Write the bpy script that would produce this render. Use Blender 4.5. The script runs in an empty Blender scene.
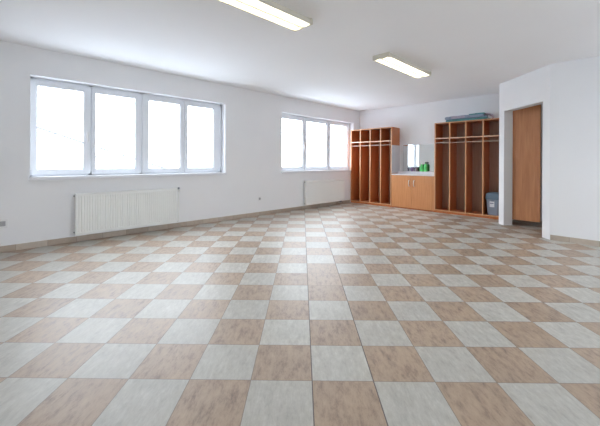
import bpy, bmesh, math, random
from mathutils import Vector, Matrix

S = bpy.context.scene
C = S.collection
random.seed(7)

# ------------------------------------------------------------------ camera
CAM_H = 1.19
YAW = 0.7925
ROLL = 0.0054
cam_data = bpy.data.cameras.new('camera')
cam_data.sensor_fit = 'HORIZONTAL'
cam_data.sensor_width = 36.0
cam_data.lens = 36.0 * 318.2183 / 600.0
cam_data.shift_y = -(213.0 - 161.738) / 600.0
cam_data.clip_start = 0.02
cam = bpy.data.objects.new('camera', cam_data)
C.objects.link(cam)
cam.matrix_world = (Matrix.Translation((0, 0, CAM_H)) @ Matrix.Rotation(YAW, 4, 'Z')
                    @ Matrix.Rotation(math.pi / 2, 4, 'X') @ Matrix.Rotation(ROLL, 4, 'Z'))
S.camera = cam

# ------------------------------------------------------------------ world, light, exposure
S.view_settings.view_transform = 'Standard'
S.view_settings.look = 'None'
S.view_settings.gamma = 1.0
S.view_settings.use_curve_mapping = False
S.view_settings.exposure = 1.54
S.cycles.max_bounces = 14
S.cycles.diffuse_bounces = 10
S.cycles.glossy_bounces = 6
S.cycles.transparent_max_bounces = 16
S.cycles.caustics_reflective = False

SKY = 4.2
w = bpy.data.worlds.new('overcast_sky')
S.world = w
w.use_nodes = True
nt = w.node_tree
nt.nodes.clear()
wo = nt.nodes.new('ShaderNodeOutputWorld')
bg = nt.nodes.new('ShaderNodeBackground')
tc = nt.nodes.new('ShaderNodeTexCoord')
sx = nt.nodes.new('ShaderNodeSeparateXYZ')
rp = nt.nodes.new('ShaderNodeValToRGB')
rp.color_ramp.elements[0].position = 0.42
rp.color_ramp.elements[0].color = (0.42, 0.47, 0.55, 1)
rp.color_ramp.elements[1].position = 0.60
rp.color_ramp.elements[1].color = (0.92, 0.97, 1.07, 1)
mm = nt.nodes.new('ShaderNodeMapRange')
mm.inputs[1].default_value = -1
mm.inputs[2].default_value = 1
nt.links.new(tc.outputs['Generated'], sx.inputs[0])
nt.links.new(sx.outputs['Z'], mm.inputs[0])
nt.links.new(mm.outputs[0], rp.inputs[0])
nt.links.new(rp.outputs[0], bg.inputs[0])
bg.inputs[1].default_value = SKY
nt.links.new(bg.outputs[0], wo.inputs[0])

def portal(name, loc, rot, sx_, sy_):
    l = bpy.data.lights.new(name, 'AREA')
    l.shape = 'RECTANGLE'
    l.size = sx_
    l.size_y = sy_
    l.cycles.is_portal = True
    o = bpy.data.objects.new(name, l)
    C.objects.link(o)
    o.location = loc
    o.rotation_euler = rot
    return o
R90 = math.pi / 2
# area lights emit along local -Z: left windows face +X, added unseen right-hand windows face -X
portal('daylight_portal', (-5.90, 1.925, 1.65), (0, -R90, 0), 1.45, 3.05)
portal('daylight_portal', (-5.90, 6.35, 1.65), (0, -R90, 0), 1.45, 2.9)
portal('daylight_portal', (2.87, 0.1, 1.64), (0, R90, 0), 1.45, 2.25)
portal('daylight_portal', (2.87, 4.0, 1.64), (0, R90, 0), 1.45, 2.85)

# ------------------------------------------------------------------ helpers
def link_mesh(name, bm, mat, parent=None, origin=None, smooth=False):
    """origin: world position of the object's own origin; mesh given in world coordinates"""
    o_ = Vector(origin if origin is not None else (0, 0, 0))
    if parent is not None:
        o_ = Vector(parent['_o'])
    bmesh.ops.translate(bm, verts=bm.verts, vec=-o_)
    bmesh.ops.recalc_face_normals(bm, faces=bm.faces)
    me = bpy.data.meshes.new(name)
    bm.to_mesh(me)
    bm.free()
    mats = mat if isinstance(mat, (list, tuple)) else [mat]
    for m in mats:
        me.materials.append(m)
    if smooth:
        for p in me.polygons:
            p.use_smooth = True
    ob = bpy.data.objects.new(name, me)
    C.objects.link(ob)
    if parent is not None:
        ob.parent = parent
    else:
        ob.location = o_
    ob['_o'] = tuple(o_)
    return ob

def thing(name, label, cat, loc, group=None):
    o = bpy.data.objects.new(name, None)
    C.objects.link(o)
    o.location = loc
    o.empty_display_size = 0.1
    o['_o'] = tuple(loc)
    o['label'] = label
    o['category'] = cat
    if group:
        o['group'] = group
    return o

def tag(o, label, cat, group=None):
    o['label'] = label
    o['category'] = cat
    if group:
        o['group'] = group
    return o

def structure(o):
    o['kind'] = 'structure'
    return o

def box(bm, x0, x1, y0, y1, z0, z1, bev=0.0, seg=2, mi=0):
    vs = [bm.verts.new((x, y, z)) for x in (x0, x1) for y in (y0, y1) for z in (z0, z1)]
    fs = [(0, 1, 3, 2), (4, 6, 7, 5), (0, 4, 5, 1), (2, 3, 7, 6), (0, 2, 6, 4), (1, 5, 7, 3)]
    faces = [bm.faces.new([vs[i] for i in f]) for f in fs]
    for f in faces:
        f.material_index = mi
    if bev > 0:
        es = list({e for f in faces for e in f.edges})
        r = bmesh.ops.bevel(bm, geom=es, offset=bev, segments=seg, affect='EDGES', profile=0.5)
        for f in r['faces']:
            f.material_index = mi
    return vs

def bx(*a, **k):
    bm = bmesh.new()
    box(bm, *a, **k)
    return bm

def prism(bm, pts, z0, z1):
    b = [bm.verts.new((p[0], p[1], z0)) for p in pts]
    t = [bm.verts.new((p[0], p[1], z1)) for p in pts]
    n = len(pts)
    bm.faces.new(b[::-1])
    bm.faces.new(t)
    for i in range(n):
        bm.faces.new([b[i], b[(i + 1) % n], t[(i + 1) % n], t[i]])

def tube(bm, pts, r, seg=12, closed_caps=True):
    rings = []
    n = len(pts)
    P = [Vector(p) for p in pts]
    prev = None
    for i in range(n):
        d = (P[min(i + 1, n - 1)] - P[max(i - 1, 0)]).normalized()
        if prev is None:
            a = Vector((0, 0, 1)) if abs(d.z) < 0.9 else Vector((1, 0, 0))
            u = d.cross(a).normalized()
        else:
            u = (prev - d * prev.dot(d)).normalized()
        prev = u
        v = d.cross(u)
        rr = r[i] if isinstance(r, (list, tuple)) else r
        rings.append([bm.verts.new(P[i] + (u * math.cos(t) + v * math.sin(t)) * rr)
                      for t in [2 * math.pi * k / seg for k in range(seg)]])
    for a, b in zip(rings[:-1], rings[1:]):
        for k in range(seg):
            bm.faces.new([a[k], a[(k + 1) % seg], b[(k + 1) % seg], b[k]])
    if closed_caps:
        bm.faces.new(rings[0][::-1])
        bm.faces.new(rings[-1])

def lathe(bm, cx, cy, prof, seg=24, sx_=1.0, sy_=1.0):
    rings = []
    for r, z in prof:
        rings.append([bm.verts.new((cx + sx_ * r * math.cos(2 * math.pi * k / seg),
                                    cy + sy_ * r * math.sin(2 * math.pi * k / seg), z)) for k in range(seg)])
    for a, b in zip(rings[:-1], rings[1:]):
        for k in range(seg):
            bm.faces.new([a[k], a[(k + 1) % seg], b[(k + 1) % seg], b[k]])
    bm.faces.new(rings[0][::-1])
    bm.faces.new(rings[-1])

# ------------------------------------------------------------------ materials
def new_mat(name):
    m = bpy.data.materials.new(name)
    m.use_nodes = True
    n = m.node_tree.nodes
    n.clear()
    out = n.new('ShaderNodeOutputMaterial')
    p = n.new('ShaderNodeBsdfPrincipled')
    m.node_tree.links.new(p.outputs[0], out.inputs[0])
    return m, m.node_tree, p, out

def lin(c):
    return tuple(((v / 255) / 12.92 if v / 255 <= 0.04045 else ((v / 255 + 0.055) / 1.055) ** 2.4) for v in c) + (1,)

def speckled(name, col, rough=0.6, var=0.04, scale=6.0, bump=0.0, bump_scale=80, metallic=0.0, coat=0.0):
    m, t, p, out = new_mat(name)
    tcn = t.nodes.new('ShaderNodeTexCoord')
    ns = t.nodes.new('ShaderNodeTexNoise')
    ns.inputs['Scale'].default_value = scale
    ns.inputs['Detail'].default_value = 5
    t.links.new(tcn.outputs['Object'], ns.inputs['Vector'])
    r = t.nodes.new('ShaderNodeValToRGB')
    r.color_ramp.elements[0].position = 0.3
    r.color_ramp.elements[1].position = 0.7
    r.color_ramp.elements[0].color = tuple(v * (1 - var) for v in col[:3]) + (1,)
    r.color_ramp.elements[1].color = tuple(min(1, v * (1 + var)) for v in col[:3]) + (1,)
    t.links.new(ns.outputs[0], r.inputs[0])
    t.links.new(r.outputs[0], p.inputs['Base Color'])
    p.inputs['Roughness'].default_value = rough
    p.inputs['Metallic'].default_value = metallic
    if coat:
        p.inputs['Coat Weight'].default_value = coat
        p.inputs['Coat Roughness'].default_value = 0.15
    if bump:
        nb = t.nodes.new('ShaderNodeTexNoise')
        nb.inputs['Scale'].default_value = bump_scale
        t.links.new(tcn.outputs['Object'], nb.inputs['Vector'])
        b = t.nodes.new('ShaderNodeBump')
        b.inputs['Strength'].default_value = bump
        b.inputs['Distance'].default_value = 0.002
        t.links.new(nb.outputs[0], b.inputs['Height'])
        t.links.new(b.outputs[0], p.inputs['Normal'])
    return m

def wood(name, c0, c1, rough=0.35, grain=(26, 26, 1.2)):
    m, t, p, out = new_mat(name)
    tcn = t.nodes.new('ShaderNodeTexCoord')
    mp = t.nodes.new('ShaderNodeMapping')
    mp.inputs['Scale'].default_value = grain
    t.links.new(tcn.outputs['Object'], mp.inputs[0])
    ns = t.nodes.new('ShaderNodeTexNoise')
    ns.inputs['Scale'].default_value = 2.0
    ns.inputs['Detail'].default_value = 6
    ns.inputs['Distortion'].default_value = 0.6
    t.links.new(mp.outputs[0], ns.inputs['Vector'])
    r = t.nodes.new('ShaderNodeValToRGB')
    r.color_ramp.elements[0].position = 0.32
    r.color_ramp.elements[1].position = 0.68
    r.color_ramp.elements[0].color = c0
    r.color_ramp.elements[1].color = c1
    t.links.new(ns.outputs[0], r.inputs[0])
    t.links.new(r.outputs[0], p.inputs['Base Color'])
    p.inputs['Roughness'].default_value = rough
    p.inputs['Coat Weight'].default_value = 0.25
    p.inputs['Coat Roughness'].default_value = 0.2
    return m

M = {}
M['wall'] = speckled('white_wall_paint', (0.855, 0.858, 0.865, 1), 0.85, 0.012, 1.5, bump=0.12, bump_scale=160)
M['ceiling'] = speckled('white_ceiling_paint', (0.92, 0.922, 0.93, 1), 0.9, 0.01, 1.2, bump=0.08, bump_scale=160)
M['pvc'] = speckled('white_window_plastic', (0.80, 0.83, 0.87, 1), 0.3, 0.01, 3)
M['seal'] = speckled('grey_rubber_seal', (0.30, 0.31, 0.34, 1), 0.6, 0.02, 3)
M['sill'] = speckled('white_sill_board', (0.80, 0.81, 0.84, 1), 0.3, 0.01, 3)
M['enamel'] = speckled('cream_radiator_enamel', (0.87, 0.875, 0.85, 1), 0.3, 0.01, 2)
M['chrome'] = speckled('brushed_steel', (0.72, 0.71, 0.69, 1), 0.28, 0.03, 20, metallic=1.0)
M['grey_plastic'] = speckled('grey_plastic', (0.26, 0.28, 0.31, 1), 0.45, 0.03, 8)
M['wood_body'] = wood('beech_laminate_body', lin((176, 100, 54)), lin((196, 120, 70)))
M['wood_door'] = wood('beech_laminate_door', lin((196, 130, 80)), lin((210, 146, 94)))
M['wood_edge'] = wood('beech_edge_band', lin((204, 152, 108)), lin((216, 166, 122)))
M['wood_back'] = wood('beech_back_board', lin((160, 128, 110)), lin((174, 142, 124)), 0.35)
M['wood_shelf_edge'] = wood('pale_shelf_edge', lin((224, 188, 156)), lin((232, 198, 168)))
M['door_wood'] = wood('door_veneer', lin((206, 140, 96)), lin((222, 160, 114)), 0.3, (14, 14, 0.9))
M['laminate'] = speckled('white_laminate', (0.78, 0.77, 0.80, 1), 0.25, 0.01, 3)
M['rail'] = speckled('pale_coated_rail', (0.50, 0.40, 0.33, 1), 0.3, 0.01, 3)
M['worktop'] = speckled('pale_worktop', (0.74, 0.70, 0.68, 1), 0.3, 0.06, 60)
M['bin_body'] = speckled('blue_grey_bin_plastic', (0.27, 0.32, 0.40, 1), 0.45, 0.03, 8)
M['bin_lid'] = speckled('dark_blue_grey_lid_plastic', (0.13, 0.19, 0.25, 1), 0.4, 0.03, 8)
M['paper'] = speckled('white_paper_label', (0.75, 0.76, 0.80, 1), 0.6, 0.02, 12)
M['ink'] = speckled('dark_print', (0.10, 0.13, 0.25, 1), 0.6, 0.02, 12)
M['teal'] = speckled('teal_cloth', lin((92, 148, 150)), 0.85, 0.18, 14, bump=0.3)
M['greyblue'] = speckled('grey_blue_cloth', lin((142, 154, 172)), 0.8, 0.14, 10, bump=0.3)
M['lilac'] = speckled('lilac_grey_cloth', lin((176, 166, 182)), 0.8, 0.1, 10)
M['green'] = speckled('bright_green_plastic', lin((92, 214, 116)), 0.3, 0.08, 14)
M['dark_green'] = speckled('dark_green_plastic', lin((30, 96, 60)), 0.3, 0.05, 14)
M['purple'] = speckled('muted_purple_plastic', lin((146, 118, 160)), 0.35, 0.05, 14)
M['slate'] = speckled('slate_grey_plastic', lin((98, 102, 122)), 0.4, 0.05, 14)
M['white_plastic'] = speckled('white_plastic', (0.8, 0.8, 0.8, 1), 0.35, 0.02, 8)
M['lamp_body'] = speckled('cream_lamp_enamel', (0.70, 0.66, 0.56, 1), 0.4, 0.01, 4)
M['bark'] = speckled('pale_bark', (0.10, 0.095, 0.095, 1), 0.9, 0.1, 10)
M['cable'] = speckled('grey_cable_sheath', (0.10, 0.10, 0.11, 1), 0.7, 0.03, 10)
M['snow'] = speckled('snowy_ground', (0.50, 0.52, 0.55, 1), 0.9, 0.05, 0.4)

def emit_mat(name, col, st):
    m, t, p, out = new_mat(name)
    p.inputs['Base Color'].default_value = (0.8, 0.8, 0.76, 1)
    p.inputs['Emission Color'].default_value = col
    p.inputs['Emission Strength'].default_value = st
    return m
M['tube'] = emit_mat('lit_fluorescent_tube', (1.0, 0.93, 0.74, 1), 5.0)
M['diffuser'] = emit_mat('lit_prismatic_diffuser', (1.0, 0.955, 0.80, 1), 0.24)

def glass_mat():
    m, t, p, out = new_mat('window_glass')
    t.nodes.remove(p)
    tr = t.nodes.new('ShaderNodeBsdfTransparent')
    tr.inputs[0].default_value = (0.96, 0.98, 0.98, 1)
    gl = t.nodes.new('ShaderNodeBsdfGlossy')
    gl.inputs['Roughness'].default_value = 0.02
    lw = t.nodes.new('ShaderNodeLayerWeight')
    lw.inputs['Blend'].default_value = 0.5
    pw = t.nodes.new('ShaderNodeMath'); pw.operation = 'POWER'; pw.inputs[1].default_value = 5
    fr = t.nodes.new('ShaderNodeMath'); fr.operation = 'MULTIPLY_ADD'
    fr.inputs[1].default_value = 0.5; fr.inputs[2].default_value = 0.02
    t.links.new(lw.outputs['Facing'], pw.inputs[0])
    t.links.new(pw.outputs[0], fr.inputs[0])
    mx = t.nodes.new('ShaderNodeMixShader')
    t.links.new(fr.outputs[0], mx.inputs[0])
    t.links.new(tr.outputs[0], mx.inputs[1])
    t.links.new(gl.outputs[0], mx.inputs[2])
    t.links.new(mx.outputs[0], out.inputs[0])
    return m
M['glass'] = glass_mat()

def mirror_mat():
    m, t, p, out = new_mat('silvered_mirror')
    p.inputs['Base Color'].default_value = (0.88, 0.92, 0.92, 1)
    p.inputs['Metallic'].default_value = 1
    p.inputs['Roughness'].default_value = 0.02
    return m
M['mirror'] = mirror_mat()

def skirting_mat():
    m, t, p, out = new_mat('beige_skirting_tile')
    tcn = t.nodes.new('ShaderNodeTexCoord')
    sp = t.nodes.new('ShaderNodeSeparateXYZ')
    t.links.new(tcn.outputs['Object'], sp.inputs[0])
    ad = t.nodes.new('ShaderNodeMath'); ad.operation = 'ADD'
    t.links.new(sp.outputs['X'], ad.inputs[0]); t.links.new(sp.outputs['Y'], ad.inputs[1])
    dv = t.nodes.new('ShaderNodeMath'); dv.operation = 'DIVIDE'; dv.inputs[1].default_value = 0.3334
    t.links.new(ad.outputs[0], dv.inputs[0])
    fl = t.nodes.new('ShaderNodeMath'); fl.operation = 'FLOOR'
    t.links.new(dv.outputs[0], fl.inputs[0])
    wn = t.nodes.new('ShaderNodeTexWhiteNoise'); wn.noise_dimensions = '1D'
    t.links.new(fl.outputs[0], wn.inputs['W'])
    r = t.nodes.new('ShaderNodeValToRGB')
    r.color_ramp.elements[0].color = lin((178, 163, 147))
    r.color_ramp.elements[1].color = lin((198, 186, 172))
    t.links.new(wn.outputs['Value'], r.inputs[0])
    ns = t.nodes.new('ShaderNodeTexNoise'); ns.inputs['Scale'].default_value = 18; ns.inputs['Detail'].default_value = 6
    t.links.new(tcn.outputs['Object'], ns.inputs['Vector'])
    mr = t.nodes.new('ShaderNodeMapRange'); mr.inputs[3].default_value = 0.85; mr.inputs[4].default_value = 1.1
    t.links.new(ns.outputs[0], mr.inputs[0])
    fr = t.nodes.new('ShaderNodeMath'); fr.operation = 'FRACT'
    t.links.new(dv.outputs[0], fr.inputs[0])
    gt = t.nodes.new('ShaderNodeMath'); gt.operation = 'GREATER_THAN'; gt.inputs[1].default_value = 0.012
    t.links.new(fr.outputs[0], gt.inputs[0])
    g2 = t.nodes.new('ShaderNodeMapRange'); g2.inputs[3].default_value = 0.55; g2.inputs[4].default_value = 1.0
    t.links.new(gt.outputs[0], g2.inputs[0])
    mu = t.nodes.new('ShaderNodeMath'); mu.operation = 'MULTIPLY'
    t.links.new(mr.outputs[0], mu.inputs[0]); t.links.new(g2.outputs[0], mu.inputs[1])
    sc = t.nodes.new('ShaderNodeVectorMath'); sc.operation = 'SCALE'
    t.links.new(r.outputs[0], sc.inputs[0]); t.links.new(mu.outputs[0], sc.inputs['Scale'])
    t.links.new(sc.outputs[0], p.inputs['Base Color'])
    p.inputs['Roughness'].default_value = 0.45
    return m
M['skirting'] = skirting_mat()

TILE = 0.333438
def floor_mat():
    m, t, p, out = new_mat('diagonal_checkered_floor_tiles')
    N = t.nodes.new; L = t.links.new
    def math_(op, a=None, b=None, c=None):
        n = N('ShaderNodeMath'); n.operation = op
        for i, v in enumerate((a, b, c)):
            if v is None: continue
            if isinstance(v, (int, float)): n.inputs[i].default_value = v
            else: L(v, n.inputs[i])
        return n.outputs[0]
    tcn = N('ShaderNodeTexCoord')
    sp = N('ShaderNodeSeparateXYZ'); L(tcn.outputs['Object'], sp.inputs[0])
    ox, oy = -1.18107, 1.26602
    ux, uy = 0.707388, 0.706825
    X = math_('SUBTRACT', sp.outputs['X'], ox)
    Y = math_('SUBTRACT', sp.outputs['Y'], oy)
    U = math_('DIVIDE', math_('ADD', math_('MULTIPLY', X, ux), math_('MULTIPLY', Y, uy)), TILE)
    V = math_('DIVIDE', math_('ADD', math_('MULTIPLY', X, -uy), math_('MULTIPLY', Y, ux)), TILE)
    iu = math_('FLOOR', U); iv = math_('FLOOR', V)
    fu = math_('FRACT', U); fv = math_('FRACT', V)
    s = math_('ADD', iu, iv)
    par = math_('MODULO', math_('ADD', s, 1000.0), 2.0)          # 0 light, 1 tan
    # one tile in the joint column was laid tan instead of light
    odd = math_('MULTIPLY', math_('COMPARE', iu, 0.0, 0.1), math_('COMPARE', iv, 4.0, 0.1))
    par = math_('MAXIMUM', par, odd)
    cell = N('ShaderNodeCombineXYZ'); L(iu, cell.inputs[0]); L(iv, cell.inputs[1])
    wn = N('ShaderNodeTexWhiteNoise'); wn.noise_dimensions = '3D'; L(cell.outputs[0], wn.inputs['Vector'])
    uv = N('ShaderNodeCombineXYZ'); L(U, uv.inputs[0]); L(V, uv.inputs[1])
    off = N('ShaderNodeVectorMath'); off.operation = 'MULTIPLY_ADD'
    L(wn.outputs['Color'], off.inputs[0]); off.inputs[1].default_value = (37, 53, 11); L(uv.outputs[0], off.inputs[2])
    def streak(scale, det, sc, rough=0.6):
        mp = N('ShaderNodeMapping'); mp.inputs['Scale'].default_value = sc
        L(off.outputs[0], mp.inputs[0])
        n = N('ShaderNodeTexNoise'); n.inputs['Scale'].default_value = scale
        n.inputs['Detail'].default_value = det; n.inputs['Roughness'].default_value = rough
        L(mp.outputs[0], n.inputs['Vector'])
        return n.outputs[0]
    n1 = streak(3.4, 8, (3.0, 1.0, 1), 0.78)        # blotches stretched along the tile's length
    n2 = streak(9.0, 4, (3.5, 0.8, 1), 0.6)        # fine streaks
    n3 = streak(1.4, 2, (1, 1, 1))
    def ramp(f, stops):
        r = N('ShaderNodeValToRGB'); e = r.color_ramp.elements
        e[0].position, e[0].color = stops[0]; e[1].position, e[1].color = stops[-1]
        for q, c in stops[1:-1]:
            k = e.new(q); k.color = c
        L(f, r.inputs[0]); return r.outputs[0]
    tan = ramp(n1, [(0.28, lin((118, 99, 90))), (0.40, lin((148, 127, 112))), (0.50, lin((170, 148, 127))), (0.72, lin((184, 162, 139)))])
    lig = ramp(n1, [(0.28, lin((158, 154, 147))), (0.42, lin((178, 174, 165))), (0.56, lin((189, 186, 177))), (0.74, lin((206, 203, 196)))])
    mx = N('ShaderNodeMix'); mx.data_type = 'RGBA'
    L(par, mx.inputs['Factor']); L(lig, mx.inputs[6]); L(tan, mx.inputs[7])
    # tonal shift from tile to tile, fine streaks and soft clouding
    k = math_('ADD', math_('MULTIPLY', wn.outputs['Value'], 0.10), 0.95)
    k = math_('MULTIPLY', k, math_('ADD', math_('MULTIPLY', n2, 0.22), 0.89))
    k = math_('MULTIPLY', k, math_('ADD', math_('MULTIPLY', n3, 0.16), 0.92))
    # joints
    wj = 0.0060
    eu = math_('MINIMUM', fu, math_('SUBTRACT', 1.0, fu))
    ev = math_('MINIMUM', fv, math_('SUBTRACT', 1.0, fv))
    # movement joints either side of one tile column are wider and darker
    near0 = math_('COMPARE', math_('ROUND', U), 0.0, 0.1)
    near1 = math_('COMPARE', math_('ROUND', U), 1.0, 0.1)
    wide = math_('MAXIMUM', near0, near1)
    wu = math_('ADD', wj, math_('MULTIPLY', wide, 0.003))
    ju = math_('LESS_THAN', eu, wu)
    jv = math_('LESS_THAN', ev, wj)
    j = math_('MAXIMUM', ju, jv)
    sc = N('ShaderNodeVectorMath'); sc.operation = 'SCALE'
    L(mx.outputs[2], sc.inputs[0]); L(k, sc.inputs['Scale'])
    jc = N('ShaderNodeMix'); jc.data_type = 'RGBA'
    L(math_('MULTIPLY', ju, wide), jc.inputs['Factor'])
    jc.inputs[6].default_value = lin((138, 126, 116)); jc.inputs[7].default_value = lin((104, 96, 92))
    m2 = N('ShaderNodeMix'); m2.data_type = 'RGBA'
    L(j, m2.inputs['Factor']); L(sc.outputs[0], m2.inputs[6]); L(jc.outputs[2], m2.inputs[7])
    L(m2.outputs[2], p.inputs['Base Color'])
    rr = math_('ADD', math_('MULTIPLY', n1, 0.14), 0.36)
    rr = math_('ADD', rr, math_('MULTIPLY', j, 0.3))
    L(rr, p.inputs['Roughness'])
    b = N('ShaderNodeBump'); b.inputs['Strength'].default_value = 0.25; b.inputs['Distance'].default_value = 0.002
    hgt = math_('SUBTRACT', math_('MULTIPLY', n2, 0.25), j)
    L(hgt, b.inputs['Height']); L(b.outputs[0], p.inputs['Normal'])
    p.inputs['Specular IOR Level'].default_value = 0.55
    return m
M['floor'] = floor_mat()

# ------------------------------------------------------------------ room shell
XL, YB, YR, H = -5.625, 8.08, 6.24, 2.73
XE, YF = 2.6, -2.2
T = 0.30
structure(link_mesh('floor', bx(XL - T, XE + T, YF - T, YB + T, -0.15, 0.0), M['floor']))
structure(link_mesh('ceiling', bx(XL - T, XE + T, YF - T, YB + T, H, H + 0.2), M['ceiling']))

W1 = (0.42, 3.43)          # left window opening, along Y
W2 = (4.94, 7.775)
WZ0, WZ1 = 0.93, 2.35
bm = bmesh.new()
for y0, y1 in ((YF - T, W1[0]), (W1[1], W2[0]), (W2[1], YB + T)):
    box(bm, XL - T, XL, y0, y1, 0, H)
for y0, y1 in (W1, W2):
    box(bm, XL - T, XL, y0, y1, 0, WZ0)
    box(bm, XL - T, XL, y0, y1, WZ1, H)
structure(link_mesh('wall_left', bm, M['wall']))
structure(link_mesh('wall_back', bx(XL, 1.2, YB, YB + T, 0, H), M['wall']))
bm = bmesh.new()
ADDED_EW = ((-1.0, 1.2), (2.6, 5.4))  # unseen right-hand openings, added to brighten the room with daylight
LZ0, LZ1 = 0.93, 2.35
bm = bx(XL, XE, YF - T, YF, 0, H)
structure(link_mesh('wall_rear', bm, M['wall']))
bm = bmesh.new()
for y0, y1 in ((YF - T, ADDED_EW[0][0]), (ADDED_EW[0][1], ADDED_EW[1][0]), (ADDED_EW[1][1], YR + 0.16)):
    box(bm, XE, XE + T, y0, y1, 0, H)
for y0, y1 in ADDED_EW:
    box(bm, XE, XE + T, y0, y1, 0, LZ0)
    box(bm, XE, XE + T, y0, y1, LZ1, H)
structure(link_mesh('wall_far_right', bm, M['wall']))

# the passage corner: pier, lintel over the diagonal doorway, and the right-hand wall
O1, O2 = (-1.592, 7.037), (-0.905, 6.350)
d = 0.115
O1b, O2b = (O1[0] + d, O1[1] + d), (O2[0] + d, O2[1] + d)
OZ = 2.178
bm = bmesh.new()
prism(bm, [(-1.700, 7.145), O1, O1b, (-1.60, 7.275), (-1.60, YB), (-1.700, YB)], 0, H)
structure(link_mesh('wall_partition', bm, M['wall']))
bm = bmesh.new()
prism(bm, [O1, O1b, O2b, O2], OZ, H)
structure(link_mesh('wall_over_doorway', bm, M['wall']))
bm = bmesh.new()
prism(bm, [O2, (-0.795, 6.24), (XE, YR), (XE, YR + 0.16), (-0.732, YR + 0.16), O2b], 0, H)
structure(link_mesh('wall_right', bm, M['wall']))
structure(link_mesh('wall_side_room', bx(0.5, 0.62, YR + 0.16, YB, 0, H), M['wall']))

# tiled skirting
SK, SH = 0.012, 0.08
structure(link_mesh('baseboard_left', bx(XL, XL + SK, YF, 7.60, 0, SH, bev=0.002), M['skirting']))
structure(link_mesh('baseboard_right', bx(-0.785, XE, YR - SK, YR, 0, SH, bev=0.002), M['skirting']))
structure(link_mesh('baseboard_rear', bx(XL + SK, XE, YF, YF + SK, 0, SH, bev=0.002), M['skirting']))
structure(link_mesh('baseboard_far_right', bx(XE - SK, XE, YF + SK, YR - SK, 0, SH, bev=0.002), M['skirting']))

# side-room door leaf with its hinge post
dr = bpy.data.objects.new('door_1', None); C.objects.link(dr)
dr.location = (-1.32, 7.2, 0); dr['_o'] = (-1.32, 7.2, 0.0); structure(dr)
link_mesh('door_leaf', bx(-1.535, -1.055, 7.20, 7.24, 0.105, 2.32, bev=0.003), M['door_wood'], dr)
link_mesh('door_post', bx(-1.60, -1.538, 7.19, 7.27, 0.0, 2.36, bev=0.003), M['wood_body'], dr)
bm = bmesh.new()
for z in (0.35, 1.2, 2.05):
    tube(bm, [(-1.5365, 7.188, z), (-1.5365, 7.188, z + 0.09)], 0.007, 10)
link_mesh('hinge', bm, M['chrome'], dr)

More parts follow.
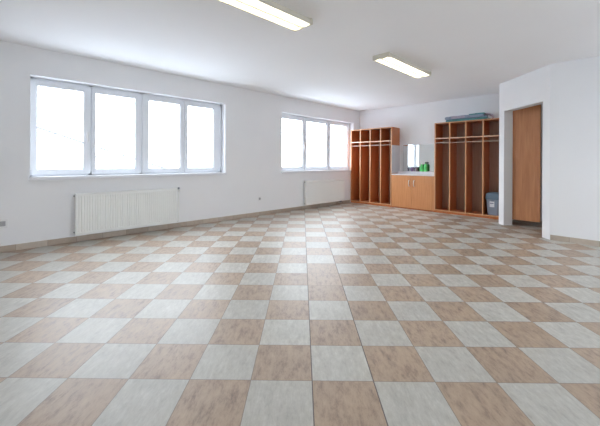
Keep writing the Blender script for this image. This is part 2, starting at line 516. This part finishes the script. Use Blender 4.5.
# ------------------------------------------------------------------ windows
def window(name, axis, a0, a1, wall, joints, panes, handles, WZ0=WZ0, WZ1=WZ1, sgn=1, nose_end=None):
    """axis 'Y': opening runs along Y in the wall at x=wall (room on +x side);
       axis 'X': opening runs along X in the wall at y=wall (room on +y side)"""
    def B(bm, d0, d1, s0, s1, z0, z1, bev=0.004, seg=2):
        # d measured outward from the wall's room face, s along the wall
        if axis == 'Y':
            u0, u1 = sorted((wall - sgn * d1, wall - sgn * d0))
            box(bm, u0, u1, s0, s1, z0, z1, bev, seg)
        else:
            box(bm, s0, s1, wall - d1, wall - d0, z0, z1, bev, seg)
    def Pt(dd, s, z):
        return (wall - sgn * dd, s, z) if axis == 'Y' else (s, wall - dd, z)
    root = bpy.data.objects.new(name, None); C.objects.link(root)
    root.location = Pt(0.2, (a0 + a1) / 2, WZ0); root['_o'] = tuple(root.location); structure(root)
    zf0, zf1 = WZ0 + 0.035, WZ1
    # fixed outer frame
    bm = bmesh.new()
    B(bm, 0.155, 0.225, a0, a1, zf0, zf0 + 0.045)
    B(bm, 0.155, 0.225, a0, a1, zf1 - 0.045, zf1)
    B(bm, 0.155, 0.225, a0, a0 + 0.045, zf0, zf1)
    B(bm, 0.155, 0.225, a1 - 0.045, a1, zf0, zf1)
    for j in joints[1:-1]:
        B(bm, 0.155, 0.225, j - 0.03, j + 0.03, zf0, zf1)
    link_mesh('window_frame', bm, M['pvc'], root)
    # sill board with a nose that stands proud of the wall
    bm = bmesh.new()
    B(bm, 0.0005, 0.20, a0 + 0.0005, a1 - 0.0005, WZ0 + 0.0005, WZ0 + 0.034, 0)
    B(bm, -0.035, 0.0003, a0 - 0.02, nose_end or a1 + 0.02, WZ0 - 0.012, WZ0 + 0.034, 0.004)
    link_mesh('window_sill', bm, M['sill'], root)
    for i, (p0, p1) in enumerate(panes):
        s0, s1 = joints[i] + 0.006, joints[i + 1] - 0.006
        z0, z1 = WZ0 + 0.055, WZ1 - 0.028
        q0, q1 = WZ0 + 0.128, WZ1 - 0.107
        bm = bmesh.new()
        B(bm, 0.135, 0.20, s0, p0, z0, z1, 0.006)
        B(bm, 0.135, 0.20, p1, s1, z0, z1, 0.006)
        B(bm, 0.136, 0.20, p0 - 0.006, p1 + 0.006, z0, q0, 0.006)
        B(bm, 0.136, 0.20, p0 - 0.006, p1 + 0.006, q1, z1, 0.006)
        sash = link_mesh('sash', bm, M['pvc'], root)
        bm = bmesh.new()
        B(bm, 0.150, 0.166, p0 - 0.002, p0 + 0.006, q0, q1, 0)
        B(bm, 0.150, 0.166, p1 - 0.006, p1 + 0.002, q0, q1, 0)
        B(bm, 0.150, 0.166, p0, p1, q0 - 0.002, q0 + 0.006, 0)
        B(bm, 0.150, 0.166, p0, p1, q1 - 0.006, q1 + 0.002, 0)
        link_mesh('glazing_seal', bm, M['seal'], sash)
        bm = bmesh.new()
        B(bm, 0.160, 0.164, p0 - 0.004, p1 + 0.004, q0 - 0.004, q1 + 0.004, 0)
        link_mesh('glass_pane', bm, M['glass'], sash)
        if handles[i]:
            hs = (p1 + s1) / 2 if handles[i] > 0 else (p0 + s0) / 2
            bm = bmesh.new()
            B(bm, 0.123, 0.137, hs - 0.014, hs + 0.014, 1.53, 1.63, 0.004)
            B(bm, 0.095, 0.125, hs - 0.009, hs + 0.009, 1.595, 1.615, 0.003)
            B(bm, 0.088, 0.104, hs - 0.010, hs + 0.010, 1.47, 1.618, 0.005)
            link_mesh('window_handle', bm, M['white_plastic'], sash)
        # hinge caps at the sash's foot
        if i in (0, len(panes) - 1):
            hs = s0 + 0.012 if i == 0 else s1 - 0.012
            bm = bmesh.new()
            tube(bm, [Pt(0.125, hs, WZ0 + 0.06), Pt(0.125, hs, WZ0 + 0.13)], 0.010, 10)
            link_mesh('hinge_cap', bm, M['pvc'], sash)
    return root

window('window_1', 'Y', W1[0], W1[1], XL, [0.422, 1.150, 1.888, 2.636, 3.385],
       [(0.503, 1.056), (1.209, 1.790), (2.003, 2.557), (2.707, 3.248)], [1, 0, 0, 0])
window('window_2', 'Y', W2[0], W2[1], XL, [4.942, 5.845, 6.800, 7.745],
       [(5.03, 5.775), (5.925, 6.72), (6.875, 7.65)], [1, 0, -1], nose_end=7.625)
for k, (y0, y1) in enumerate(ADDED_EW):  # added windows out of view, there only to let in more daylight
    j = [y0 + 0.002 + (y1 - y0 - 0.004) * q / 4 for q in range(5)]
    window('window_%d' % (k + 3), 'Y', y0, y1, XE, j, [(j[q] + 0.085, j[q + 1] - 0.085) for q in range(4)], [1, -1, 1, -1], LZ0, LZ1, -1)

# ------------------------------------------------------------------ wardrobes
def wardrobe(name, label, x0, x1, right_splash=False):
    y0, y1 = 7.635, 8.07
    xc = (x0 + x1) / 2
    t = thing(name, label, 'wardrobe', (xc, y0 + 0.2, 0), 'open four-bay cloakroom wardrobes')
    th = 0.024
    xs = [x0 + (x1 - x0) * k / 4 for k in range(5)]
    def board(nm, a, b, c, d_, e, f, mat='wood_body', edge=True):
        bm = bmesh.new()
        box(bm, a, b, c + (0.003 if edge else 0), d_, e, f)
        if edge:
            box(bm, a, b, c, c + 0.003, e, f, mi=1)
        return link_mesh(nm, bm, [M[mat], M['wood_shelf_edge' if nm == 'shelf' else 'wood_edge']], t)
    zt, zb = 2.13, 0.072
    board('side_panel', x0, x0 + th, y0, y1, zb, zt)
    board('side_panel', x1 - th, x1, y0, y1, zb, zt)
    for k in (1, 2, 3):
        board('divider', xs[k] - th / 2, xs[k] + th / 2, y0, y1 - 0.01, zb, zt - 0.022)
    board('top_panel', x0 + th, x1 - th, y0, y1, zt - 0.022, zt)
    board('bottom_panel', x0, x1, y0 - 0.002, y1, zb - 0.022, zb)
    board('plinth', x0 + 0.001, x1 - 0.001, y0 + 0.006, y1 - 0.01, 0.0, zb - 0.022, edge=False)
    link_mesh('back_panel', bx(x0 + th, x1 - th, y1 - 0.008, y1, zb, zt - 0.022), M['wood_back'], t)
    for k in range(4):
        a = xs[k] + (th if k == 0 else th / 2)
        b = xs[k + 1] - (th if k == 3 else th / 2)
        board('shelf', a, b, y0 + 0.001, y1 - 0.01, 1.748, 1.770)
        bm = bmesh.new()
        tube(bm, [(a, y0 + 0.03, 1.655), (b, y0 + 0.03, 1.655)], 0.011, 12)
        rail = link_mesh('clothes_rail', bm, M['rail'], t, smooth=False)
        for q in (a, b - 0.006):
            bm = bmesh.new()
            tube(bm, [(q, y0 + 0.03, 1.655), (q + 0.006, y0 + 0.03, 1.655)], 0.018, 14)
            link_mesh('rail_socket', bm, M['chrome'], rail)
    if right_splash:
        sp_ = link_mesh('splash_panel', bx(x1, x1 + 0.004, y0 + 0.004, y1, 0.905, 1.647), M['laminate'], t)
        sp_['label'] = 'white laminate panel on the outer side'
    return t

wardrobe('open_wardrobe', 'open beech wardrobe in the room corner beside the window, nothing on top',
         -5.621, -4.297, True)
wardrobe('open_wardrobe', 'open beech wardrobe beside the white pier, folded bedding on top, bin inside',
         -3.165, -1.775)

# ------------------------------------------------------------------ base cupboard with worktop
t = thing('base_cupboard', 'low beech two-door cupboard standing between the two wardrobes under the mirror', 'cupboard', (-3.74, 7.83, 0))
cx0, cx1 = -4.291, -3.171
link_mesh('carcass', bx(cx0, cx1, 7.655, 8.07, 0.03, 0.858), M['wood_body'], t)
link_mesh('plinth', bx(cx0 + 0.002, cx1 - 0.002, 7.665, 8.06, 0.0, 0.03), M['wood_body'], t)
for a, b, hx in ((cx0 + 0.003, -3.734, -3.800), (-3.730, -3.206, -3.672)):
    dd = link_mesh('door', bx(a, b, 7.636, 7.654, 0.034, 0.855, bev=0.002), M['wood_door'], t)
    bm = bmesh.new()
    pts = [(hx, 7.638, 0.585), (hx, 7.618, 0.592), (hx, 7.606, 0.62), (hx, 7.602, 0.66), (hx, 7.606, 0.70), (hx, 7.618, 0.728), (hx, 7.638, 0.735)]
    tube(bm, pts, [0.011, 0.010, 0.009, 0.009, 0.009, 0.010, 0.011], 10)
    link_mesh('handle', bm, M['chrome'], dd, smooth=True)
link_mesh('filler_strip', bx(-3.203, cx1, 7.636, 7.654, 0.034, 0.855, bev=0.001), M['wood_door'], t)

wt = thing('worktop', 'pale worktop with a shallow inset sink on the low two-door cupboard', 'worktop', (-3.74, 7.85, 0.858))
bm = bmesh.new()
sx0, sx1, sy0, sy1 = -4.05, -3.60, 7.72, 7.92
box(bm, cx0, sx0, 7.622, 8.07, 0.8585, 0.886)
box(bm, sx1, cx1, 7.622, 8.07, 0.8585, 0.886)
box(bm, sx0, sx1, 7.622, sy0, 0.8585, 0.886)
box(bm, sx0, sx1, sy1, 8.07, 0.8585, 0.886)
link_mesh('board', bm, M['worktop'], wt)
bm = bmesh.new()
box(bm, sx0 - 0.012, sx1 + 0.012, sy0 - 0.012, sy0 + 0.004, 0.886, 0.890)
box(bm, sx0 - 0.012, sx1 + 0.012, sy1 - 0.004, sy1 + 0.012, 0.886, 0.890)
box(bm, sx0 - 0.012, sx0 + 0.004, sy0, sy1, 0.886, 0.890)
box(bm, sx1 - 0.004, sx1 + 0.012, sy0, sy1, 0.886, 0.890)
box(bm, sx0 + 0.001, sx1 - 0.001, sy0 + 0.001, sy1 - 0.001, 0.8595, 0.864)
link_mesh('sink', bm, M['chrome'], wt)
link_mesh('ledge', bx(cx0 + 0.006, cx1, 7.935, 8.075, 0.886, 0.957, bev=0.004), M['laminate'], wt)['label'] = 'raised white ledge along the back'

# mirror: slightly turned towards the windows, standing on the ledge
mr = thing('wall_mirror', 'frameless mirror above the cupboard reflecting a bright window', 'mirror', (-4.18, 8.066, 0.958))
mlen, ang = 0.95, math.radians(3.3)
ca, sa = math.cos(ang), math.sin(ang)
def mprism(s0, s1, d0, d1, z0, z1):
    bm = bmesh.new()
    ax, ay = -4.180, 8.058
    P = lambda s, dd: (ax + s * ca - dd * sa, ay - s * sa - dd * ca)
    prism(bm, [P(s0, d0), P(s1, d0), P(s1, d1), P(s0, d1)], z0, z1)
    return bm
link_mesh('glass', mprism(0, mlen, 0.004, 0.009, 0.962, 1.652), M['mirror'], mr)
link_mesh('backing', mprism(0, mlen, 0.0, 0.0038, 0.962, 1.652), M['laminate'], mr)
for s in (0.2, 0.75):
    link_mesh('mirror_clip', mprism(s - 0.02, s + 0.02, -0.002, 0.012, 0.9575, 0.968), M['chrome'], mr)
bm = bmesh.new()
box(bm, -3.28, -3.25, 8.012, 8.079, 1.20, 1.24)
link_mesh('spacer_block', bm, M['laminate'], mr)

# toiletries on the ledge
def cup(x, y, r, h, mat, label, cat='cup', name='tumbler'):
    z = 0.957
    bm = bmesh.new()
    lathe(bm, x, y, [(r * 0.78, z + 0.0005), (r * 0.82, z + 0.004), (r, z + h), (r * 0.9, z + h), (r * 0.74, z + 0.01)], 20)
    o = link_mesh(name, bm, M[mat], None, (x, y, z), smooth=False)
    return tag(o, label, cat)
cup(-3.985, 7.972, 0.030, 0.085, 'slate', 'small slate-grey tumbler on the ledge, furthest left of the toiletries')
cup(-3.885, 7.968, 0.030, 0.100, 'purple', 'muted purple tumbler standing between the grey tumbler and the soap jar')
t = thing('soap_jar', 'lilac soap jar with a darker lid, left of the green bottles', 'jar', (-3.775, 7.968, 0.957))
bm = bmesh.new()
lathe(bm, -3.775, 7.968, [(0.032, 0.9575), (0.036, 0.962), (0.036, 1.027), (0.026, 1.037)], 20)
link_mesh('jar', bm, M['lilac'], t)
bm = bmesh.new()
lathe(bm, -3.775, 7.968, [(0.028, 1.037), (0.028, 1.062), (0.022, 1.066)], 20)
link_mesh('lid', bm, M['slate'], t)

def bottle(x, y, r, h, label, cap_mat, nozzle):
    t = thing('bottle', label, 'bottle', (x, y, 0.957), 'green bottles on the ledge')
    z = 0.957
    bm = bmesh.new()
    lathe(bm, x, y, [(r * 0.92, z + 0.0005), (r, z + 0.006), (r, z + h * 0.62), (r * 0.85, z + h * 0.72), (r * 0.4, z + h * 0.80), (r * 0.36, z + h * 0.84)], 24, 1.0, 0.7)
    link_mesh('bottle_body', bm, M['green'], t, smooth=False)
    bm = bmesh.new()
    lathe(bm, x, y, [(r * 0.45, z + h * 0.835), (r * 0.45, z + h * 0.95), (r * 0.3, z + h)], 18)
    c = link_mesh('cap', bm, M[cap_mat], t)
    if nozzle:
        bm = bmesh.new()
        tube(bm, [(x, y, z + h * 0.99), (x, y, z + h * 1.07), (x - 0.035, y - 0.01, z + h * 1.06)], 0.006, 10)
        link_mesh('nozzle', bm, M['white_plastic'], c)
bottle(-3.625, 7.965, 0.055, 0.185, 'squat bright green bottle on the ledge below the mirror', 'green', False)
bottle(-3.515, 7.960, 0.050, 0.245, 'taller green pump bottle with a dark collar on the ledge', 'dark_green', True)

# ------------------------------------------------------------------ bin in the last bay
t = thing('waste_bin', 'blue-grey plastic bin with darker lid standing in the last wardrobe bay', 'bin', (-1.95, 7.80, 0.072))
def rbox(bm, cx, cy, levels, rad=0.03, seg=4):
    rings = []
    for hx, hy, z in levels:
        ring = []
        for (qx, qy, a0) in ((1, 1, 0), (-1, 1, 90), (-1, -1, 180), (1, -1, 270)):
            for k in range(seg + 1):
                a = math.radians(a0 + 90 * k / seg)
                ring.append(bm.verts.new((cx + qx * (hx - rad) + rad * math.cos(a), cy + qy * (hy - rad) + rad * math.sin(a), z)))
        rings.append(ring)
    n = len(rings[0])
    for a, b in zip(rings[:-1], rings[1:]):
        for k in range(n):
            bm.faces.new([a[k], a[(k + 1) % n], b[(k + 1) % n], b[k]])
    bm.faces.new(rings[0][::-1]); bm.faces.new(rings[-1])
bxc, byc = -1.945, 7.79
bm = bmesh.new()
rbox(bm, bxc, byc, [(0.098, 0.088, 0.0725), (0.102, 0.092, 0.085), (0.124, 0.112, 0.405), (0.130, 0.118, 0.408), (0.130, 0.118, 0.418), (0.120, 0.108, 0.42)])
bd = link_mesh('bin_body', bm, M['bin_body'], t)
bm = bmesh.new()
rbox(bm, bxc, byc, [(0.137, 0.124, 0.405), (0.139, 0.126, 0.412), (0.134, 0.120, 0.50), (0.118, 0.105, 0.535), (0.09, 0.08, 0.548)])
lid = link_mesh('lid', bm, M['bin_lid'], t)
lid['label'] = 'darker blue-grey lid'
bm = bmesh.new()
rbox(bm, bxc, byc, [(0.10, 0.085, 0.53), (0.10, 0.085, 0.545), (0.07, 0.06, 0.556)], 0.02)
link_mesh('flap', bm, M['bin_lid'], lid)
bm = bmesh.new()
v = [bm.verts.new(c) for c in ((bxc - 0.055, byc - 0.1075, 0.245), (bxc + 0.035, byc - 0.1075, 0.245), (bxc + 0.035, byc - 0.1155, 0.365), (bxc - 0.055, byc - 0.1155, 0.365))]
bm.faces.new(v)
r = bmesh.ops.extrude_face_region(bm, geom=bm.faces[:])
bmesh.ops.translate(bm, verts=[e for e in r['geom'] if isinstance(e, bmesh.types.BMVert)], vec=(0, 0.004, 0))
lb = link_mesh('paper_label', bm, M['paper'], bd)
bm = bmesh.new()
for z, a, b in ((0.372, -0.02, 0.03), (0.318, -0.045, 0.02)):
    link_mesh('printed_line', bx(bxc + a, bxc + b, byc - 0.1200, byc - 0.1125, z, z + 0.014), M['ink'], lb)

# ------------------------------------------------------------------ folded bedding on the right wardrobe
def pad(x0, x1, y0, y1, z0, z1, mat, name, parent=None, origin=None, rough=0.008, seed=0, bev=None, tilt=0.0):
    bm = bmesh.new()
    bv = bev or (z1 - z0) * 0.42
    box(bm, x0, x1, y0, y1, z0, z1, bev=bv, seg=4)
    bmesh.ops.subdivide_edges(bm, edges=[e for e in bm.edges if e.calc_length() > 0.2], cuts=14, use_grid_fill=True)
    rnd = random.Random(seed)
    ph = [rnd.uniform(0, 6.28) for _ in range(6)]
    for v in bm.verts:
        k = (v.co.z - z0) / (z1 - z0)
        v.co.z += k * rough * (math.sin(v.co.x * 9 + ph[0]) + 0.6 * math.sin(v.co.x * 23 + v.co.y * 11 + ph[1])) + tilt * (v.co.x - x0) * k
        v.co.y += 0.5 * rough * math.sin(v.co.x * 17 + ph[2])
    return link_mesh(name, bm, M[mat], parent, origin, smooth=True)
b1 = pad(-2.93, -2.06, 7.68, 8.00, 2.1330, 2.185, 'teal', 'folded_blanket', None, (-2.5, 7.84, 2.13), 0.002, 1)
tag(b1, 'teal folded blanket lying on the right wardrobe beneath the grey-blue mat', 'blanket')
mt = thing('rolled_mat', 'grey-blue folded mat on top of the teal blanket over the wardrobe', 'mat', (-2.5, 7.84, 2.195))
pad(-2.95, -2.12, 7.67, 8.01, 2.190, 2.262, 'greyblue', 'mat_body', mt, None, 0.003, 2)
pad(-2.80, -2.50, 7.660, 7.80, 2.200, 2.258, 'lilac', 'folded_edge', mt, None, 0.002, 3)
pad(-2.42, -2.10, 7.66, 7.98, 2.254, 2.280, 'teal', 'top_fold', mt, None, 0.003, 4)
bm = bmesh.new()
tube(bm, [(-2.12, 7.76, 2.262), (-2.04, 7.76, 2.25), (-1.975, 7.76, 2.215), (-1.955, 7.76, 2.17), (-1.975, 7.76, 2.142)], [0.026, 0.026, 0.024, 0.018, 0.010], 12)
s_ = link_mesh('strap_loop', bm, M['lilac'], mt, smooth=True)

# ------------------------------------------------------------------ radiators
def radiator(y0, y1, label, side_valve):
    z0, z1 = 0.112, 0.712
    xb, xf = -5.592, -5.505
    t = thing('panel_radiator', label, 'radiator', (xb + 0.04, (y0 + y1) / 2, z0), 'white panel radiators below the windows')
    def panel(nm, xo, xi, ya, yb, za, zb):
        """ribbed sheet: xo = face of the flat lands, xi = inner side"""
        bm = bmesh.new()
        n = int(round((yb - ya - 0.03) / 0.0333))
        pitch = (yb - ya - 0.03) / n
        prof = [(ya, 0.004), (ya + 0.004, 0.0)]
        for k in range(n):
            c = ya + 0.015 + pitch * (k + 0.5)
            prof += [(c - 0.0075, 0.0), (c - 0.0045, 0.009), (c + 0.0045, 0.009), (c + 0.0075, 0.0)]
        prof += [(yb - 0.004, 0.0), (yb, 0.004)]
        sgn = 1 if xo > xi else -1
        zl = [(za, 0.0), (za + 0.012, 0.0), (za + 0.035, 0.0), (za + 0.048, 1.0), (zb - 0.048, 1.0), (zb - 0.035, 0.0), (zb - 0.006, 0.0), (zb, -0.6)]
        grid = []
        for z, k in zl:
            row = []
            for yy, dd in prof:
                dep = dd * max(k, 0.0) if 0.0001 < dd and dd > 0.005 else dd
                if k < 0: dep = dd + 0.003
                row.append(bm.verts.new((xo - sgn * dep, yy, z)))
            grid.append(row)
        for a, b in zip(grid[:-1], grid[1:]):
            for k in range(len(prof) - 1):
                bm.faces.new([a[k], a[k + 1], b[k + 1], b[k]])
        box(bm, min(xi, xi + sgn * 0.004), max(xi, xi + sgn * 0.004), ya, yb, za, zb)
        box(bm, min(xi, xo - sgn * 0.007), max(xi, xo - sgn * 0.007), ya, ya + 0.003, za, zb)
        box(bm, min(xi, xo - sgn * 0.007), max(xi, xo - sgn * 0.007), yb - 0.003, yb, za, zb)
        box(bm, min(xi, xo - sgn * 0.004), max(xi, xo - sgn * 0.004), ya, yb, za, za + 0.003)
        return link_mesh(nm, bm, M['enamel'], t)
    panel('front_panel', xf, xf - 0.014, y0 + 0.004, y1 - 0.004, z0, z1 - 0.006)
    panel('rear_panel', xb, xb + 0.014, y0 + 0.004, y1 - 0.004, z0, z1 - 0.006)
    for a, b in ((y0, y0 + 0.003), (y1 - 0.003, y1)):
        link_mesh('side_cover', bx(xb + 0.008, xf - 0.002, a, b, z0 + 0.01, z1, bev=0.001), M['enamel'], t)
    bm = bmesh.new()
    n = int((y1 - y0) / 0.03)
    for k in range(n):
        yy = y0 + 0.012 + k * (y1 - y0 - 0.02) / n
        box(bm, xb + 0.018, xf - 0.016, yy, yy + 0.014, z1 - 0.004, z1 - 0.001)
    box(bm, xb + 0.010, xb + 0.018, y0 + 0.004, y1 - 0.004, z1 - 0.004, z1)
    box(bm, xf - 0.018, xf - 0.003, y0 + 0.004, y1 - 0.004, z1 - 0.006, z1)
    link_mesh('top_grille', bm, M['enamel'], t)
    bm = bmesh.new()      # folded convector fins between the panels
    n = int((y1 - y0 - 0.1) / 0.028)
    for k in range(n):
        yy = y0 + 0.05 + k * 0.028
        box(bm, xb + 0.020, xf - 0.020, yy, yy + 0.002, z0 + 0.05, z1 - 0.05)
    link_mesh('convector', bm, M['enamel'], t)
    for yy in (y0 + 0.2, y1 - 0.2):
        bm = bmesh.new()
        box(bm, XL + 0.001, xb + 0.010, yy - 0.015, yy + 0.015, z0 + 0.08, z1 - 0.06)
        link_mesh('wall_bracket', bm, M['enamel'], t)
    bm = bmesh.new()      # bleed plug at the upper left
    tube(bm, [(xf - 0.045, y0 + 0.002, z1 - 0.035), (xf - 0.045, y0 - 0.016, z1 - 0.035)], 0.010, 12)
    link_mesh('bleed_plug', bm, M['grey_plastic'], t)
    bm = bmesh.new()
    tube(bm, [(xf - 0.045, y0 + 0.002, z0 + 0.04), (xf - 0.045, y0 - 0.014, z0 + 0.04)], 0.009, 12)
    link_mesh('blanking_plug', bm, M['grey_plastic'], t)
    if side_valve:
        vy = y1 + 0.045
        vx = xb + 0.04
        bm = bmesh.new()
        tube(bm, [(vx, vy, 0.13), (vx, vy, z1 - 0.06)], 0.012, 12)
        tube(bm, [(vx, vy, z1 - 0.045), (vx, y1 - 0.003, z1 - 0.045)], 0.010, 12)
        tube(bm, [(vx, vy, 0.155), (vx, y1 - 0.003, 0.155)], 0.010, 12)
        tube(bm, [(vx, vy, 0.14), (vx - 0.01, vy, 0.115), (XL + SK + 0.008, vy, 0.105), (XL + 0.001, vy, 0.105)], 0.010, 12)
        link_mesh('supply_pipe', bm, M['enamel'], t)
        bm = bmesh.new()
        tube(bm, [(vx, vy, z1 - 0.065), (vx, vy, z1 - 0.05), (vx, vy, z1 - 0.02)], [0.016, 0.019, 0.014], 12)
        vb = link_mesh('valve_body', bm, M['chrome'], t)
        bm = bmesh.new()
        tube(bm, [(vx, vy, z1 - 0.022), (vx, vy, z1 + 0.004), (vx, vy, z1 + 0.012)], [0.017, 0.019, 0.012], 14)
        link_mesh('valve_knob', bm, M['grey_plastic'], vb)
        bm = bmesh.new()
        tube(bm, [(vx, vy, z1 - 0.045), (vx, vy + 0.05, z1 - 0.045), (XL + 0.001, vy + 0.051, z1 - 0.045)], 0.007, 10)
        link_mesh('return_pipe', bm, M['enamel'], t)
    else:
        for q in (0.10, 0.15):
            bm = bmesh.new()
            vx = xf - 0.04
            tube(bm, [(vx, y1 - q, z0 + 0.004), (vx, y1 - q, 0.055), (vx - 0.01, y1 - q, 0.045), (XL + 0.001, y1 - q, 0.045)], 0.009, 12)
            pp = link_mesh('supply_pipe', bm, M['chrome'], t)
            bm = bmesh.new()
            tube(bm, [(vx, y1 - q, 0.102), (vx, y1 - q, 0.07)], 0.016, 12)
            link_mesh('valve_body', bm, M['grey_plastic'], pp)
        bm = bmesh.new()
        tube(bm, [(vx, y1, 0.19), (vx, y1 + 0.012, 0.19)], 0.012, 12)
        link_mesh('blanking_plug', bm, M['grey_plastic'], t)
    return t
radiator(0.912, 2.398, 'long white ribbed radiator under the four-part window at the left', True)
radiator(5.655, 7.205, 'white ribbed radiator under the three-part window, close to the corner wardrobe', False)

# ------------------------------------------------------------------ wall sockets
M['socket_grey'] = speckled('light_grey_plastic', (0.42, 0.42, 0.43, 1), 0.45, 0.03, 8)
def socket(y, z, label, s=0.040):
    t = thing('wall_socket', label, 'wall socket', (XL, y, z), 'wall sockets on the window wall')
    link_mesh('cover_plate', bx(XL, XL + 0.009, y - s, y + s, z - s, z + s, bev=0.003), M['white_plastic'], t)
    bm = bmesh.new()
    prof = [(0.0005, 0.010), (0.030, 0.0098), (0.030, 0.0125), (0.024, 0.0125), (0.022, 0.0102)]
    if s > 0.045:
        box(bm, XL + 0.0085, XL + 0.0135, y - 0.036, y + 0.036, z - 0.032, z + 0.032, 0.002)
    else:
        tube(bm, [(XL + 0.0085, y, z), (XL + 0.0135, y, z)], [0.027, 0.0265], 24)
    ins = link_mesh('socket_insert', bm, M['socket_grey'], t)
    bm = bmesh.new()
    for q in (-0.0095, 0.0095):
        tube(bm, [(XL + 0.0130, y + q, z - 0.002), (XL + 0.0142, y + q, z - 0.002)], 0.003, 10)
    tube(bm, [(XL + 0.0130, y, z + 0.011), (XL + 0.020, y, z + 0.011)], 0.0025, 10)
    link_mesh('contact', bm, M['seal'], ins)
socket(0.145, 0.368, 'wall socket at the picture\'s left edge, left of the long radiator', 0.058)
socket(4.295, 0.370, 'wall socket low on the wall between the two radiators')

# ------------------------------------------------------------------ ceiling luminaires
def luminaire(xc, y0, y1, label):
    hw = 0.135
    zb = 2.665
    t = thing('ceiling_luminaire', label, 'ceiling light', (xc, (y0 + y1) / 2, H), 'lit fluorescent ceiling luminaires')
    bm = bmesh.new()
    box(bm, xc - hw + 0.02, xc + hw - 0.02, y0 + 0.01, y1 - 0.01, H - 0.012, H)            # tray
    # flared sides and ends
    def wedge(pts):
        vs = [bm.verts.new(p) for p in pts]
        for f in ((0, 1, 2, 3), (7, 6, 5, 4), (0, 4, 5, 1), (1, 5, 6, 2), (2, 6, 7, 3), (3, 7, 4, 0)):
            bm.faces.new([vs[i] for i in f])
    for s in (-1, 1):
        a, b = xc + s * hw, xc + s * (hw - 0.012)
        wedge([(a, y0, zb), (b, y0, zb), (b - s * 0.02, y0, H - 0.0005), (a - s * 0.02, y0, H - 0.0005),
               (a, y1, zb), (b, y1, zb), (b - s * 0.02, y1, H - 0.0005), (a - s * 0.02, y1, H - 0.0005)])
    link_mesh('housing', bm, M['lamp_body'], t)
    for a, b in ((y0 - 0.003, y0 + 0.022), (y1 - 0.022, y1 + 0.003)):
        link_mesh('end_cap', bx(xc - hw - 0.002, xc + hw + 0.002, a, b, zb - 0.003, H - 0.001, bev=0.004), M['lamp_body'], t)
    link_mesh('centre_spine', bx(xc - 0.0075, xc + 0.0075, y0 + 0.023, y1 - 0.023, zb - 0.009, H - 0.012, bev=0.002), M['lamp_body'], t)
    for s in (-1, 1):
        a, b = sorted((xc + s * 0.008, xc + s * (hw - 0.014)))
        bm = bmesh.new()
        n = 10
        vs = []
        for k in range(n + 1):
            u = k / n
            zz = zb + 0.004 - 0.010 * math.sin(math.pi * u)
            vs.append((bm.verts.new((a + (b - a) * u, y0 + 0.024, zz)), bm.verts.new((a + (b - a) * u, y1 - 0.024, zz))))
        for k in range(n):
            bm.faces.new([vs[k][0], vs[k + 1][0], vs[k + 1][1], vs[k][1]])
        bmesh.ops.solidify(bm, geom=bm.faces[:], thickness=0.002)
        df = link_mesh('diffuser', bm, M['diffuser'], t)
        df['label'] = 'glowing ribbed diffuser'
        bm = bmesh.new()
        xm = (a + b) / 2
        tube(bm, [(xm, y0 + 0.05, zb + 0.024), (xm, y1 - 0.05, zb + 0.024)], 0.013, 12)
        tb = link_mesh('fluorescent_tube', bm, M['tube'], t)
        for yy in (y0 + 0.03, y1 - 0.05):
            link_mesh('lampholder', bx(xm - 0.012, xm + 0.012, yy, yy + 0.02, zb + 0.010, H - 0.013), M['white_plastic'], tb)
    return t
luminaire(-2.480, 1.20, 2.49, 'lit twin-tube ceiling light nearest the camera, cut off by the top of the picture')
luminaire(-2.418, 3.99, 5.36, 'lit twin-tube ceiling light further back, nearer the wardrobes')

# ------------------------------------------------------------------ outside the windows
g = link_mesh('snowy_ground', bx(-90, -6.2, -60, 80, -4.2, -4.0), M['snow'])
structure(g)
def cable(name, label, pts):
    bm = bmesh.new()
    P = [Vector(p) for p in pts]
    out_ = []
    n = 24
    for k in range(n + 1):
        u = k / n
        q = P[0].lerp(P[1], u)
        q.z -= 0.35 * math.sin(math.pi * u) * (P[1] - P[0]).length / 20
        out_.append(tuple(q))
    tube(bm, out_, 0.036, 8)
    o = link_mesh(name, bm, M['cable'], None, pts[0])
    tag(o, label, 'cable')
    return o
cable('overhead_cable', 'thin cable slanting down across the four-part window, outside', [(-12, -6.0, 4.9), (-12, 9.0, -0.35)])
cable('overhead_cable', 'thin nearly level cable crossing the three-part window, outside', [(-12, 8.0, 2.72), (-12, 24.0, 3.2)])

def tree(x, y, z, h, label, seed):
    rnd = random.Random(seed)
    t = thing('bare_tree', label, 'tree', (x, y, z))
    bm = bmesh.new()
    def branch(p, dvec, ln, r, dep):
        pts = [p]; rr = [r]
        n = 5
        for k in range(n):
            dvec = (dvec + Vector((rnd.uniform(-.16, .16), rnd.uniform(-.16, .16), rnd.uniform(-.04, .10)))).normalized()
            p = p + dvec * ln / n
            pts.append(p.copy()); rr.append(r * (1 - 0.62 * (k + 1) / n))
        tube(bm, pts, rr, 5)
        if dep > 0:
            for q in range(3 if dep > 1 else 4):
                i = rnd.randint(2, n)
                a = rnd.uniform(0, 6.28)
                side = Vector((math.cos(a), math.sin(a), rnd.uniform(0.1, 0.9))).normalized()
                branch(pts[i], (dvec * 0.7 + side * 0.8).normalized(), ln * rnd.uniform(0.5, 0.75), rr[i] * 0.75, dep - 1)
    branch(Vector((x, y, z + h * 0.3)), Vector((0, 0, 1)), h * 0.42, 0.075, 4)
    link_mesh('crown', bm, M['bark'], t)
    bm = bmesh.new()
    tube(bm, [(x, y, z - 0.1), (x + 0.04, y, z + h * 0.15), (x, y, z + h * 0.34)], [0.10, 0.07, 0.035], 10)
    link_mesh('trunk', bm, M['bark'], t)
tree(-15.5, 2.6, -4.0, 7.4, 'bare thin-branched tree faintly visible through the leftmost pane', 5)

for o in bpy.data.objects:
    if '_o' in o:
        del o['_o']
